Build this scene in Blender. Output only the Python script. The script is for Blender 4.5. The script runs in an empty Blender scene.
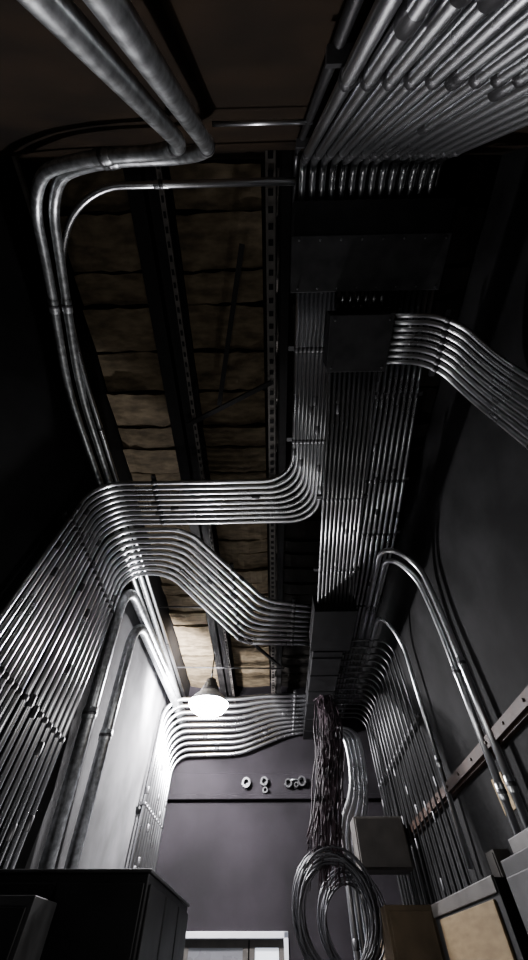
import bpy, math, random
from mathutils import Vector, Matrix
random.seed(4)
scene=bpy.context.scene
# ---------------------------------------------------------------- materials
def mat(name,base,rough=.6,metal=0.0,var=.25,scale=6.0,base2=None,bump=0.0,emit=None,estr=0,stretch=(1,1,1),detail=6,spec=.5,rv=.1):
    m=bpy.data.materials.new(name);m.use_nodes=True
    nt=m.node_tree;b=nt.nodes['Principled BSDF']
    b.inputs['Roughness'].default_value=rough;b.inputs['Metallic'].default_value=metal
    b.inputs['Specular IOR Level'].default_value=spec
    tc=nt.nodes.new('ShaderNodeTexCoord');mp=nt.nodes.new('ShaderNodeMapping')
    mp.inputs['Scale'].default_value=stretch
    n=nt.nodes.new('ShaderNodeTexNoise');n.inputs['Scale'].default_value=scale;n.inputs['Detail'].default_value=detail
    nt.links.new(tc.outputs['Object'],mp.inputs['Vector']);nt.links.new(mp.outputs['Vector'],n.inputs['Vector'])
    cr=nt.nodes.new('ShaderNodeValToRGB')
    cr.color_ramp.elements[0].position=.35;cr.color_ramp.elements[1].position=.68
    c2=base2 if base2 else tuple(min(1,c*(1+var)) for c in base)
    c1=base if base2 else tuple(c*(1-var) for c in base)
    cr.color_ramp.elements[0].color=(*c1,1);cr.color_ramp.elements[1].color=(*c2,1)
    nt.links.new(n.outputs['Fac'],cr.inputs['Fac']);nt.links.new(cr.outputs['Color'],b.inputs['Base Color'])
    mr=nt.nodes.new('ShaderNodeMapRange');mr.inputs['To Min'].default_value=max(.05,rough-rv);mr.inputs['To Max'].default_value=min(1,rough+rv)
    nt.links.new(n.outputs['Fac'],mr.inputs['Value']);nt.links.new(mr.outputs['Result'],b.inputs['Roughness'])
    if bump>0:
        bp=nt.nodes.new('ShaderNodeBump');bp.inputs['Strength'].default_value=bump;bp.inputs['Distance'].default_value=.02
        nt.links.new(n.outputs['Fac'],bp.inputs['Height']);nt.links.new(bp.outputs['Normal'],b.inputs['Normal'])
    if emit:
        b.inputs['Emission Color'].default_value=(*emit,1);b.inputs['Emission Strength'].default_value=estr
    return m
M_galv=mat('galvanised_steel',(.68,.69,.71),.28,1.0,.10,1.5,detail=2,rv=.03)
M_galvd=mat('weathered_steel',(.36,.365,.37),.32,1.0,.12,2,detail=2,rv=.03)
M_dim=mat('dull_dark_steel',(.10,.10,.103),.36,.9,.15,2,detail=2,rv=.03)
M_big=mat('mottled_galvanised',(.52,.54,.55),.38,.95,.35,20,rv=.05)
M_coup=mat('fitting_steel',(.13,.13,.135),.42,.9,.2,10,rv=.05)
M_black=mat('black_enamel',(.007,.007,.0075),.6,.0,.3,8,spec=.12)
M_duct=mat('dark_grey_enamel',(.026,.026,.027),.55,.0,.3,8,spec=.2)
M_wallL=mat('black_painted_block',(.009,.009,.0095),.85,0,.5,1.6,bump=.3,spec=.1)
M_wallL2=mat('lamp_lit_block',(.08,.08,.083),.85,0,.4,1.6,bump=.3,spec=.1)  # lamp glare painted in: paler base on the far stretch of left wall
M_wallR=mat('dark_painted_block',(.014,.014,.0145),.8,0,.6,1.7,bump=.4,spec=.12)
M_wallF=mat('purple_grey_plaster',(.0085,.0076,.009),.8,0,.4,1.3,base2=(.021,.0183,.022),bump=.25,detail=10,spec=.12)
M_wallB=mat('brown_black_wall',(.008,.006,.0045),.85,0,.4,2,base2=(.023,.015,.009),bump=.3,spec=.1)
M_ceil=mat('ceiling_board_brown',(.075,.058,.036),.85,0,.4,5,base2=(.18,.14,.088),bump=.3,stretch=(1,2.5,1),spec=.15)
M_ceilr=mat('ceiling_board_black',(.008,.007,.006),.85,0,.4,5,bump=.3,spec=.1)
M_ceil0=mat('ceiling_slab_dark',(.012,.010,.008),.9,0,.3,5,spec=.1)
M_beam=mat('black_beam_paint',(.006,.0055,.0055),.6,.0,.3,7,spec=.2)
M_joist=mat('primer_grey_steel',(.10,.09,.08),.55,.2,.3,9)
M_floor=mat('floor_concrete',(.04,.04,.04),.8,0,.3,2)
M_ply=mat('plywood',(.13,.09,.045),.75,0,.2,4,base2=(.20,.145,.078),stretch=(1,1,6),spec=.2)
M_cab=mat('cabinet_grey_paint',(.06,.055,.05),.5,.0,.2,5,spec=.3)
M_card=mat('cardboard',(.10,.075,.05),.85,.0,.2,5,spec=.1)
M_cabd=mat('cabinet_black_paint',(.006,.006,.0065),.55,.0,.3,5,spec=.2)
M_wire=mat('wire_insulation',(.012,.009,.011),.55,0,.3,8,base2=(.075,.050,.062),spec=.15)
M_label=mat('yellowed_paper',(.35,.26,.15),.8,0,.15,9,spec=.2)
M_white=mat('lit_white_frame_paint',(.6,.61,.65),.5,0,.05,4,emit=(.85,.88,1),estr=.10)  # white paint with faint emission standing in for light on the door frame
M_lampw=mat('white_lamp_housing',(.8,.8,.8),.4,0,.03,4)
M_glow=mat('lamp_lens',(1,1,1),.3,0,0,1,emit=(1,.98,1),estr=170)
M_lite=mat('door_glass_lit',(.8,.85,.9),.3,0,.05,3,emit=(.8,.87,1),estr=.9)
M_dglass=mat('door_glass_dim',(.10,.10,.11),.3,0,.05,3,emit=(.8,.87,1),estr=.06)
M_rust=mat('brown_rail',(.035,.019,.013),.6,.1,.3,10,spec=.3)

# ---------------------------------------------------------------- mesh helpers
class MB:
    def __init__(s): s.v=[];s.f=[];s.mi=[];s.sm=[];s.mats=[]
    def m(s,mt):
        if mt not in s.mats: s.mats.append(mt)
        return s.mats.index(mt)
    def tube(s,pts,r,mt,n=10,caps=True):
        pts=[Vector(p) for p in pts]
        k=s.m(mt);b=len(s.v);N=len(pts)
        T=[]
        for i in range(N):
            d=pts[min(i+1,N-1)]-pts[max(i-1,0)]
            T.append(d.normalized())
        up=Vector((0,0,1)) if abs(T[0].z)<.9 else Vector((0,1,0))
        nrm=T[0].cross(up).normalized()
        for i in range(N):
            nrm=(nrm-T[i]*nrm.dot(T[i])).normalized();bi=T[i].cross(nrm)
            rr=r[i] if isinstance(r,(list,tuple)) else r
            for j in range(n):
                a=2*math.pi*j/n
                s.v.append(pts[i]+nrm*(rr*math.cos(a))+bi*(rr*math.sin(a)))
        for i in range(N-1):
            for j in range(n):
                j2=(j+1)%n
                s.f.append((b+i*n+j,b+i*n+j2,b+(i+1)*n+j2,b+(i+1)*n+j));s.mi.append(k);s.sm.append(True)
        if caps:
            s.f.append(tuple(b+j for j in reversed(range(n))));s.mi.append(k);s.sm.append(False)
            s.f.append(tuple(b+(N-1)*n+j for j in range(n)));s.mi.append(k);s.sm.append(False)
    def sleeve(s,c,d,h,r,mt,n=12,f=1.14):
        s.tube([c-d*(h+.012),c-d*h,c+d*h,c+d*(h+.012)],[r*.99,r*f,r*f,r*.99],mt,n,caps=False)
    def box(s,lo,hi,mt,rot=None,bev=0):
        k=s.m(mt);b=len(s.v)
        c=(Vector(lo)+Vector(hi))/2
        for x in (lo[0],hi[0]):
            for y in (lo[1],hi[1]):
                for z in (lo[2],hi[2]):
                    p=Vector((x,y,z))
                    if rot: p=rot@(p-c)+c
                    s.v.append(p)
        for q in ((0,1,3,2),(4,6,7,5),(0,4,5,1),(2,3,7,6),(0,2,6,4),(1,5,7,3)):
            s.f.append(tuple(b+i for i in q));s.mi.append(k);s.sm.append(False)
    def beam(s,a,b_,w,h,mt):
        a=Vector(a);b_=Vector(b_);d=(b_-a);L=d.length
        q=d.to_track_quat('Y','Z').to_matrix();c=(a+b_)/2
        s.box(c-Vector((w/2,L/2,h/2)),c+Vector((w/2,L/2,h/2)),mt,rot=q)
    def obj(s,name,bevel=0,parent=None):
        me=bpy.data.meshes.new(name);me.from_pydata([tuple(v) for v in s.v],[],s.f)
        for mt in s.mats: me.materials.append(mt)
        me.polygons.foreach_set('material_index',s.mi);me.polygons.foreach_set('use_smooth',s.sm)
        me.update()
        o=bpy.data.objects.new(name,me);scene.collection.objects.link(o)
        if bevel:
            md=o.modifiers.new('bev','BEVEL');md.width=bevel;md.segments=2;md.limit_method='ANGLE'
        if parent: o.parent=parent
        return o
def fillet(pts,r,seg=8):
    pts=[Vector(p) for p in pts];out=[pts[0]]
    rs=r if isinstance(r,(list,tuple)) else [r]*(len(pts)-2)
    for i in range(1,len(pts)-1):
        a,b,c=pts[i-1],pts[i],pts[i+1]
        la=(b-a).length;lc=(c-b).length
        t=min(rs[i-1],la*.49,lc*.49)
        p0=b+(a-b).normalized()*t;p2=b+(c-b).normalized()*t
        for k in range(seg+1):
            u=k/seg
            w=.75
            den=(1-u)**2+2*w*u*(1-u)+u*u
            out.append((p0*(1-u)**2+b*(2*w*u*(1-u))+p2*(u*u))/den)
    out.append(pts[-1])
    return out
def lerp(a,b,t): return a+(b-a)*t
def crossing(path,ax,val,rng=None):
    for i in range(len(path)-1):
        a,b=path[i],path[i+1]
        if (a[ax]-val)*(b[ax]-val)<=0 and abs(a[ax]-b[ax])>1e-6:
            t=(val-a[ax])/(b[ax]-a[ax]);p=a.lerp(b,t)
            if rng is None or all(lo<=p[k]<=hi for k,(lo,hi) in rng.items()):
                return p,(b-a).normalized()
    return None
def bank(name,A,B,n,r,fr,mt=M_galv,clamps=(),coup=True,sides=12,jit=.0,couple_step=3.0):
    mb=MB();paths=[]
    for i in range(n):
        t=i/(n-1) if n>1 else 0
        pts=[tuple(lerp(a[k],b[k],t)+random.uniform(-jit,jit) for k in range(3)) for a,b in zip(A,B)]
        f=fr
        if callable(fr): f=fr(t)
        P=fillet(pts,f);paths.append(P)
        mb.tube(P,r,mt,sides)
        if coup:
            L=0;nx=random.uniform(.4,couple_step)
            for q in range(len(P)-1):
                sl=(P[q+1]-P[q]).length
                while L+sl>nx:
                    if sl>.25:
                        c=P[q].lerp(P[q+1],(nx-L)/sl);d=(P[q+1]-P[q]).normalized()
                        mb.sleeve(c,d,.04,r,M_coup,sides)
                    nx+=couple_step
                L+=sl
    for cl in clamps:
        ax,val=cl[0],cl[1];rng=cl[2] if len(cl)>2 else None
        ps=[]
        for P in paths:
            h=crossing(P,ax,val,rng)
            if h:
                c,d=h;ps.append(c)
                mb.sleeve(c,d,.014,r,M_coup,10,1.2)
        off=Vector(cl[3]) if len(cl)>3 else Vector((0,0,.05))
        if len(ps)>1:
            dd=(ps[-1]-ps[0]).normalized()*.08
            mb.beam(ps[0]-dd+off,ps[-1]+dd+off,.045,.04,M_coup)
    return mb.obj(name)
# ---------------------------------------------------------------- room shell
XL,XR,YF,YB,ZC=-2.22,2.2,9.4,-.58,5.95
def slab(name,lo,hi,mt):
    mb=MB();mb.box(lo,hi,mt);return mb.obj(name)
slab('floor',(XL-.2,YB-.2,-.2),(XR+.2,YF+.2,0),M_floor)
slab('ceiling',(XL-.2,YB-.2,ZC+.06),(XR+.2,YF+.2,ZC+.3),M_ceil0)
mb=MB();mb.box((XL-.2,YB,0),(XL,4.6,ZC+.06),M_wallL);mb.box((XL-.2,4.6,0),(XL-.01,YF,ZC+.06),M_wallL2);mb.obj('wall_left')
slab('wall_right',(XR,YB,0),(XR+.2,YF,ZC+.06),M_wallR)
slab('wall_back',(XL-.2,YB-.2,0),(XR+.2,YB,ZC+.06),M_wallB)
mb=MB()
dx0,dx1,dz=-1.55,.23,2.09
mb.box((XL-.2,YF,0),(dx0,YF+.2,ZC+.06),M_wallF);mb.box((dx1,YF,0),(XR+.2,YF+.2,ZC+.06),M_wallF)
mb.box((dx0,YF,dz),(dx1,YF+.2,ZC+.06),M_wallF)
mb.obj('wall_far')
mb=MB()
mb.box((XL,YF-.12,3.72),(XR,YF,3.80),M_wallF);mb.box((XL,YF-.05,3.80),(XR,YF,4.15),M_wallF)
mb.obj('trim_1',bevel=.01)
mb=MB()
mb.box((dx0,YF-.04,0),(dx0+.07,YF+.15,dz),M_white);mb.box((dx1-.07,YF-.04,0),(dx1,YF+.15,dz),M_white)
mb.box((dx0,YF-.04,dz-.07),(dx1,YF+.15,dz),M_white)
for a,b,g in ((dx0+.07,-.42,M_dglass),(-.40,dx1-.07,M_lite)):
    mb.box((a,YF+.05,0),(b,YF+.1,.9),M_cab);mb.box((a,YF+.05,dz-.16),(b,YF+.1,dz-.08),M_cab)
    mb.box((a,YF+.05,.9),(a+.09,YF+.1,dz-.15),M_cab);mb.box((b-.09,YF+.05,.9),(b,YF+.1,dz-.15),M_cab)
    mb.box((a+.08,YF+.07,.88),(b-.08,YF+.09,dz-.15),g)
mb.obj('door_1',bevel=.006)
mb=MB();mb.box((XL,YB,5.5),(-2.05,YF,ZC+.05),M_black);mb.box((-2.06,YB,5.47),(-2.03,YF,5.51),M_joist)
mb.obj('trim_2')
mb=MB();y=YB+.02
while y<YF-.1:
    w=random.uniform(.30,.50)
    for (xa,xb) in ((-2.03,-1.2),(-.86,-.02),(.28,1.12),(1.30,2.18)):
        sag=random.uniform(.0,.05);tilt=random.uniform(-.02,.07)
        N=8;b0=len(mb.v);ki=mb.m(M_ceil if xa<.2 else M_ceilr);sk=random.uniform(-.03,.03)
        for i in range(N+1):
            u=i/N;x=lerp(xa,xb,u);zz=ZC-.02-sag*math.sin(math.pi*u)+random.uniform(-.010,.010)
            e1=random.uniform(-.012,.012)+sk*(u-.5)
            mb.v+= [Vector((x,y+e1,zz-tilt)),Vector((x,y+w-.015+e1,zz+.0)),Vector((x,y+e1,zz-tilt+.06)),Vector((x,y+w-.015+e1,zz+.06))]
        for i in range(N):
            q=b0+i*4;q2=q+4
            for fc in ((q,q2,q2+1,q+1),(q,q+2,q2+2,q2),(q+1,q2+1,q2+3,q+3),(q+2,q+3,q2+3,q2+2)):
                mb.f.append(fc);mb.mi.append(ki);mb.sm.append(False)
    y+=w+.012
mb.obj('ceiling_boards')
def ibeam(x,w,zb,zt,mt):
    mb=MB()
    mb.box((x-w/2,YB,zb),(x+w/2,YF,zb+.035),mt);mb.box((x-.02,YB,zb),(x+.02,YF,zt),mt);mb.box((x-w/2,YB,zt-.03),(x+w/2,YF,zt),mt)
    return mb
mb=ibeam(-1.03,.32,5.55,5.93,M_beam)
mb.box((-.90,YB,5.50),(-.855,YF,5.545),M_joist)
y=YB+.05
while y<YF: mb.box((-.852,y,5.508),(-.846,y+.05,5.538),M_black);mb.box((-.890,y,5.494),(-.866,y+.05,5.502),M_black);y+=.11
mb.obj('steel_beam')
mb=MB();x=.13
for zz in (5.5,5.88):
    mb.box((x-.11,YB,zz),(x-.02,YF,zz+.02),M_joist);mb.box((x+.02,YB,zz),(x+.11,YF,zz+.02),M_beam)
    mb.box((x-.025,YB,zz),(x-.015,YF,zz+.09),M_beam);mb.box((x+.015,YB,zz),(x+.025,YF,zz+.09),M_beam)
y=YB+.1;up=True
while y<YF-.4:
    mb.tube([(x,y,5.52 if up else 5.88),(x,y+.33,5.88 if up else 5.52)],.014,M_joist,6);y+=.33;up=not up
y=YB
while y<YF: mb.box((x-.09,y,5.493),(x-.045,y+.05,5.5),M_black);y+=.12
mb.obj('open_web_joist')
ibeam(1.21,.16,5.6,5.93,M_beam).obj('steel_beam')
mb=MB()
for a,b in (((-.95,1.85,5.46),(.05,1.35,5.46)),((-.2,.05,5.45),(-.55,1.6,5.45)),((-.9,5.6,5.4),(.2,7.4,5.4)),((-.75,3.3,5.45),(-.35,3.1,5.45))):
    mb.beam(a,b,.05,.04,M_beam)
for yy in (5.4,7.5): mb.tube([(-2.0,yy,5.45),(.3,yy+.1,5.45)],.015,M_coup,8)
mb.obj('angle_brace')
# ---------------------------------------------------------------- conduit banks
Z=5.1
bank('conduit_riser_bank',
 [(.30,-.45,0),(.30,-.45,5.12),(.30,-.20,5.12)],[(1.29,-.45,0),(1.29,-.45,5.12),(1.29,-.20,5.12)],14,.028,.16,M_galv,
 clamps=((2,4.75,None,(0,-.05,0)),(2,3.4,None,(0,-.05,0))),couple_step=2.2,sides=16)
bank('conduit_riser_bank',
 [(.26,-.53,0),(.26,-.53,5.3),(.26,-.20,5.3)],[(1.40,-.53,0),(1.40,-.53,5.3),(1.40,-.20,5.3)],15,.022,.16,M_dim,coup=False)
mb=MB();mb.box((.24,-.22,5.0),(1.47,.39,5.4),M_black);mb.box((.22,.0,4.985),(1.49,.40,5.0),M_duct)
for i in range(8):
    for yy in (.03,.37): mb.tube([(.28+i*.167,yy,4.985),(.28+i*.167,yy,4.975)],.01,M_coup,6)
mb.obj('pull_box',bevel=.005)
def single(name,paths,r,mt,fr,coup=(),n=14):
    mb=MB()
    for pp in paths:
        P=fillet(pp,fr);mb.tube(P,r,mt,n)
        for c in coup:
            h=crossing(P,*c)
            if h:
                q,d=h;mb.sleeve(q,d,.05,r,mt,n,1.13);mb.sleeve(q,d,.012,r,M_coup,12,1.22)
    return mb.obj(name)
single('large_conduit_sweep',[
 [(-.49,-.43,0),(-.45,-.43,4.48),(-1.15,-.43,4.55),(-1.74,-.38,5.0),(-1.93,.25,5.22),(-2.12,1.3,5.22),(-2.14,9.3,5.22)],
 [(-.37,-.43,0),(-.31,-.43,4.62),(-1.15,-.43,4.68),(-1.62,-.36,5.05),(-1.82,.25,5.24),(-2.0,1.3,5.24),(-2.04,9.3,5.24)]],.040,M_big,.35,
 coup=((2,4.3),(1,.5),(1,3.0),(0,-1.0)),n=18)
single('conduit_sweep',[
 [(.25,-.35,5.15),(-1.42,-.35,5.2),(-1.82,.1,5.25),(-1.93,1.0,5.28),(-1.94,9.3,5.28)]],.026,M_galv,.4,coup=((1,1.8),(0,-.8)))
single('conduit_crossover',[[(.28,-.52,4.33),(-.28,-.52,4.33)]],.012,M_galv,.1)
bank('conduit_bank',
 [(.30,.40,Z),(.31,2.45,Z),(-2.12,2.45,Z),(-2.12,2.38,0)],
 [(.62,.40,Z),(.66,3.10,Z),(-2.12,3.10,Z),(-2.12,3.12,0)],9,.025,[.38,.36],M_galv,
 clamps=((0,-1.4),(1,1.9),(2,4.45,None,(-.05,0,0)),(2,3.0,None,(-.05,0,0)),(1,.9)))
bank('conduit_bank',
 [(.73,4.95,Z),(-.05,4.80,Z),(-1.1,3.22,Z),(-2.12,3.22,Z),(-2.12,3.22,1.9)],
 [(.80,6.05,Z),(-.48,6.0,Z),(-1.5,4.10,Z),(-2.12,4.10,Z),(-2.12,4.15,1.9)],9,.029,[.22,.25,.36],M_galv,
 clamps=((0,-.55),(2,4.45,None,(-.05,0,0)),(2,3.0,None,(-.05,0,0)),(0,.4)))
bank('conduit_bank',
 [(.8,7.7,4.95),(-.2,7.7,4.95),(-.6,7.7,4.9),(-2.12,7.7,4.9),(-2.12,7.7,0)],
 [(.8,9.2,4.85),(.35,9.2,4.8),(-.7,9.2,4.45),(-2.12,9.2,4.42),(-2.12,9.2,0)],10,.036,[.2,.2,.35],M_galv,
 clamps=((0,.5),(2,3.3,None,(-.05,0,0))))
bank('conduit_bank',[(1.13,.40,5.15),(1.30,4.8,5.15),(1.34,8.5,5.15)],[(1.50,.40,5.15),(1.76,3.5,5.15),(1.80,8.5,5.15)],8,.021,.3,M_galv,
 clamps=((1,1.4),(1,2.5),(1,3.4),(1,5.0)))
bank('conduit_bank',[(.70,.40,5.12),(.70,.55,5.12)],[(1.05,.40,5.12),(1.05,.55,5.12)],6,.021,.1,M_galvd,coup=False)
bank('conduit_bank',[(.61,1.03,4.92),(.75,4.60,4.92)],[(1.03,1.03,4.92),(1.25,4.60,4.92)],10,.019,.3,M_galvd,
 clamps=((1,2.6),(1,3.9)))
mb=MB();mb.box((.56,.56,4.8),(1.08,1.02,5.2),M_black);mb.box((.55,.55,4.79),(1.09,1.03,4.80),M_duct)
for xx in (.59,1.05):
    for yy in (.59,.99): mb.tube([(xx,yy,4.79),(xx,yy,4.78)],.01,M_coup,6)
mb.obj('junction_box',bevel=.004)
mb=MB();mb.box((.68,4.62,4.78),(1.32,5.7,5.06),M_black);mb.box((.67,4.61,4.77),(1.33,5.71,4.785),M_black);mb.obj('junction_box',bevel=.004)
mb=MB();mb.box((.72,5.72,4.76),(1.22,9.38,5.04),M_black)
y=5.9
while y<9.3: mb.box((.71,y,4.75),(1.23,y+.03,5.05),M_black);y+=.6
mb.obj('wiring_trough',bevel=.004)
bank('conduit_bank',
 [(1.09,.60,5.0),(1.66,.60,5.0),(1.98,.88,4.68),(2.1,.96,4.3),(2.12,1.02,0)],[(1.09,1.0,5.0),(1.60,1.02,5.0),(1.9,1.27,4.78),(2.08,1.40,4.1),(2.12,1.5,0)],8,.023,[.35,.25,.25],M_galv,
 clamps=((0,1.62),(2,4.0,None,(.05,0,0))))
single('arched_conduit',[
 [(1.60,6.2,5.03),(1.55,3.50,5.03),(2.0,3.62,4.85),(2.1,3.8,4.2),(2.1,4.05,2.02)],
 [(1.69,6.2,5.03),(1.65,3.70,5.03),(2.0,3.82,4.80),(2.1,3.98,4.2),(2.1,4.28,2.02)]],.036,M_galv,.3,coup=((2,3.6),(2,2.6)))
single('arched_conduit',[
 [(1.78,6.5,5.0),(1.76,5.0,5.0),(2.08,5.25,4.7),(2.12,5.6,2.3)]],.030,M_galv,.25,coup=((2,3.2),))
bank('conduit_bank',
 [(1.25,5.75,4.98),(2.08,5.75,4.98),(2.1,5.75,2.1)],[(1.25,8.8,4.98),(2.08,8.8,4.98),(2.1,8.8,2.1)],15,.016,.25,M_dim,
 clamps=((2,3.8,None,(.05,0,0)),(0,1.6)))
bank('conduit_offset_bank',[(1.2,8,4.35),(1.42,8,4.35),(1.46,8,4.0),(1.40,8,3.5),(1.12,8,3.1),(1.12,8,0)],
 [(1.3,8.2,4.55),(1.72,8.2,4.5),(1.74,8.2,4.0),(1.66,8.2,3.4),(1.42,8.2,3.0),(1.42,8.2,0)],4,.045,.2,M_galv)
single('large_conduit_bend',[
 [(-2.13,4.85,2.12),(-2.08,4.12,4.98),(-1.95,7.0,4.98),(-1.93,9.3,4.98)],
 [(-2.13,5.45,2.12),(-2.06,4.82,4.86),(-1.95,7.4,4.86),(-1.93,9.3,4.86)]],.07,M_big,.45,coup=((2,3.4),),n=20)
mb=MB()
mb.box((2.10,1.2,2.90),(2.14,9.3,2.99),M_rust);mb.box((2.14,1.2,2.88),(2.2,9.3,2.90),M_rust);mb.box((2.14,1.2,2.99),(2.2,9.3,3.01),M_rust)
y=1.4
while y<9.2: mb.tube([(2.10,y,2.945),(2.085,y,2.945)],.014,M_rust,6);y+=.45
mb.obj('unistrut_rail')
# ---------------------------------------------------------------- far wall stubs
def ring(mb,c,r,ri,d,mt,n=16):
    k=mb.m(mt);b=len(mb.v)
    for j in range(n):
        a=2*math.pi*j/n;ca,sa=math.cos(a),math.sin(a)
        for rr,yy in ((r,0),(r,-d),(ri,-d),(ri,0)): mb.v.append(Vector((c[0]+rr*ca,c[1]+yy,c[2]+rr*sa)))
    for j in range(n):
        j2=(j+1)%n
        for q in range(3):
            mb.f.append((b+j*4+q,b+j*4+q+1,b+j2*4+q+1,b+j2*4+q));mb.mi.append(k);mb.sm.append(False)
mb=MB()
for x,z,r in ((-.53,3.97,.085),(-.16,3.99,.075),(-.14,3.85,.05),(.34,3.96,.075),(.62,3.99,.085),(.5,3.93,.045)):
    ring(mb,(x,YF-.05,z),r,r*.62,.12,M_coup);mb.box((x-r*1.1,YF-.065,z-.015),(x+r*1.1,YF-.05,z+.015),M_coup)
mb.tube([(.34,YF-.1,4.02),(.62,YF-.1,4.04)],.015,M_galv,8)
mb.obj('pipe_sleeve_stubs')
# ---------------------------------------------------------------- cable bundle and coils
mb=MB()
for i in range(75):
    a=random.uniform(-1,1);b=random.uniform(-1,1)
    pts=[]
    x0=1.0+a*.13;ph=random.uniform(0,6);ex=.60+random.uniform(-.22,.22);ez=random.uniform(2.15,2.6);ph2=random.uniform(0,6)
    for k in range(19):
        u=k/18;z=lerp(4.76,ez,u)
        yy=lerp(7.5,6.0,min(1,u*2.2)**.6)+b*.12
        sp=math.sin(math.pi*min(1,u*1.1))*.6
        pts.append((lerp(x0,ex,u**1.2)+a*.12*sp+.022*math.sin(u*11+ph)+.012*math.sin(u*25+ph2),yy+.03*math.sin(u*7+ph),z))
    mb.tube(pts,random.choice((.005,.007,.009)),M_wire,6)
mb.obj('hanging_wire_bundle')
M_coil=mat('grey_cable',(.06,.06,.07),.42,.2,.4,8)
for (cx,cy,cz,R,nm) in ((.66,5.95,2.04,.41,16),(.86,6.15,1.98,.33,9)):
    mb=MB();pts=[]
    for i in range(nm*28):
        a=2*math.pi*i/28;lp=i/28
        rr=R*(1-.10*math.sin(lp*2.1)-.05*math.cos(lp*5.3))
        pts.append((cx+rr*math.cos(a)+.03*math.sin(lp*1.7),cy+.10*math.sin(lp*2.9)+.04*math.sin(a*1+lp),cz+rr*math.sin(a)*1.02+.03*math.cos(lp*2.3)))
    mb.tube(pts,.010,M_coil,6)
    mb.tube([(cx,cy,cz+R*1.25+.25),(cx,cy,cz+R*.9)],.008,M_wire,6)
    mb.obj('cable_coil')
# ---------------------------------------------------------------- cabinets
mb=MB();mb.box((-2.2,3.95,0),(-.94,6.0,2.08),M_cabd)
for a,b in ((-2.18,-1.62),(-1.60,-.96)): mb.box((a,3.93,.1),(b,3.95,2.03),M_cabd)
for yy in (4.0,4.68,5.36): mb.box((-.94,yy,.1),(-.92,yy+.62,2.03),M_cabd)
mb.box((-2.21,3.93,2.08),(-.92,6.02,2.10),M_duct)
mb.obj('switchgear_cabinet',bevel=.006)
mb=MB();mb.box((-2.2,3.5,0),(-1.55,3.9,1.93),M_duct);mb.box((-2.17,3.48,.05),(-1.58,3.5,1.88),M_cabd)
mb.tube(fillet([(-2.15,3.44,1.90),(-1.92,3.44,1.89),(-1.90,3.44,1.72)],.1),.016,M_galv,10)
mb.obj('electrical_panel',bevel=.006)
mb=MB();mb.box((1.52,3.65,0),(2.18,5.3,2.02),M_cabd);mb.box((1.50,3.75,.2),(1.52,5.1,1.93),M_ply)
mb.box((1.505,3.66,1.95),(1.53,5.29,2.03),M_cab)
mb.obj('plywood_fronted_cabinet',bevel=.005)
mb=MB();mb.box((1.56,2.9,0),(2.18,3.55,2.08),M_cabd);mb.box((1.54,2.94,.1),(1.56,3.51,2.0),M_duct);mb.box((1.6,3.0,2.08),(2.1,3.4,2.16),M_cab);mb.obj('equipment_cabinet',bevel=.006)
mb=MB();mb.box((1.13,5.62,0),(1.62,6.3,2.06),M_card);mb.box((1.16,5.60,.1),(1.59,5.62,2.02),M_card);mb.obj('equipment_cabinet',bevel=.008)
mb=MB();mb.box((1.25,7.4,2.52),(2.0,7.8,3.08),M_cab);mb.box((1.27,7.38,2.54),(1.98,7.40,3.06),M_cab);mb.obj('breaker_enclosure',bevel=.006)
mb=MB();mb.box((2.19,4.25,2.50),(2.2,4.5,2.76),M_label);mb.obj('paper_notice')
mb=MB();mb.box((2.06,4.75,2.12),(2.2,4.95,2.32),M_cab);mb.box((2.05,4.77,2.14),(2.06,4.93,2.30),M_cab);mb.obj('outlet_box')
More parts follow.
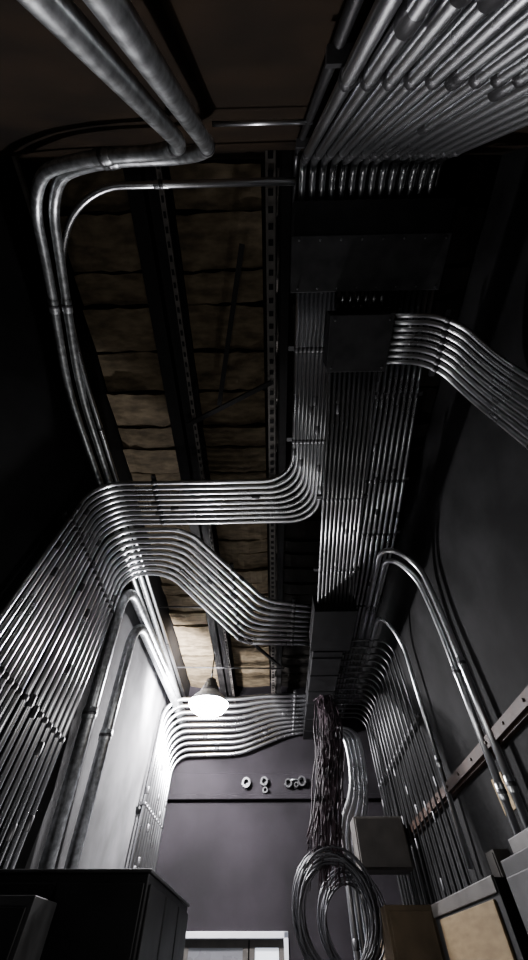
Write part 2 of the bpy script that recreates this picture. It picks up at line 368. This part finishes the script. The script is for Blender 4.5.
# ---------------------------------------------------------------- light fixture: ribbed ballast housing, reflector, glowing lens
mb=MB()
lx,ly,lz=-1.15,7.1,4.55
mb.tube([(lx,ly,5.49),(lx,ly,lz+.42)],.015,M_coup,8)
prof=[];rad=[]
for i in range(9):
    prof.append((lx,ly,lz+.46-.03*i));rad.append(.07+.013*i+(.015 if i%2 else 0))
mb.tube(prof,rad,M_joist,24)
mb.tube([(lx,ly,lz+.24),(lx,ly,lz+.18),(lx,ly,lz+.06),(lx,ly,lz-.0)],[.14,.22,.34,.37],M_lampw,32,caps=False)
mb.tube([(lx,ly,lz+.03),(lx,ly,lz-.01),(lx,ly,lz-.09),(lx,ly,lz-.15),(lx,ly,lz-.18)],[.35,.36,.30,.18,.04],M_glow,32)
mb.obj('high_bay_light')
def plight(name,loc,e,col,r):
    l=bpy.data.lights.new(name,'POINT');l.energy=e;l.color=col;l.shadow_soft_size=r
    o=bpy.data.objects.new(name,l);o.location=loc;scene.collection.objects.link(o);return o
plight('bay_lamp',(-1.35,7.35,4.30),1100,(1,.97,1),.08)
sl=bpy.data.lights.new('added_wall_spot','SPOT');sl.energy=4200;sl.color=(1,.97,1);sl.spot_size=math.radians(140);sl.spot_blend=1.0;sl.shadow_soft_size=.08  # extra spot without a fixture, added to burn out the left wall
so=bpy.data.objects.new('added_wall_spot',sl);so.location=(-1.55,6.7,4.50);scene.collection.objects.link(so)
so.rotation_euler=(Vector((-2.2,7.4,4.9))-Vector(so.location)).to_track_quat('-Z','Y').to_euler()
plight('added_fill_near',(-.5,1.2,.9),23,(1,.98,.96),.12)  # unseen fill light, added to bring highlights onto the near conduits
plight('added_fill_mid',(-.1,3.9,2.2),32,(1,.98,.96),.10)  # second unseen fill, added to brighten the conduit banks from below
w=bpy.data.worlds.new('w');scene.world=w;w.use_nodes=True
w.node_tree.nodes['Background'].inputs['Color'].default_value=(.02,.02,.022,1);w.node_tree.nodes['Background'].inputs['Strength'].default_value=.1
# ---------------------------------------------------------------- camera
cam=bpy.data.cameras.new('camera');co=bpy.data.objects.new('camera',cam);scene.collection.objects.link(co)
cam.sensor_fit='VERTICAL';cam.sensor_height=24;cam.lens=350/960*24;cam.clip_start=.02
co.location=(0,0,1.6);co.rotation_euler=(math.radians(90+55.2),0,math.radians(1.0))
scene.camera=co
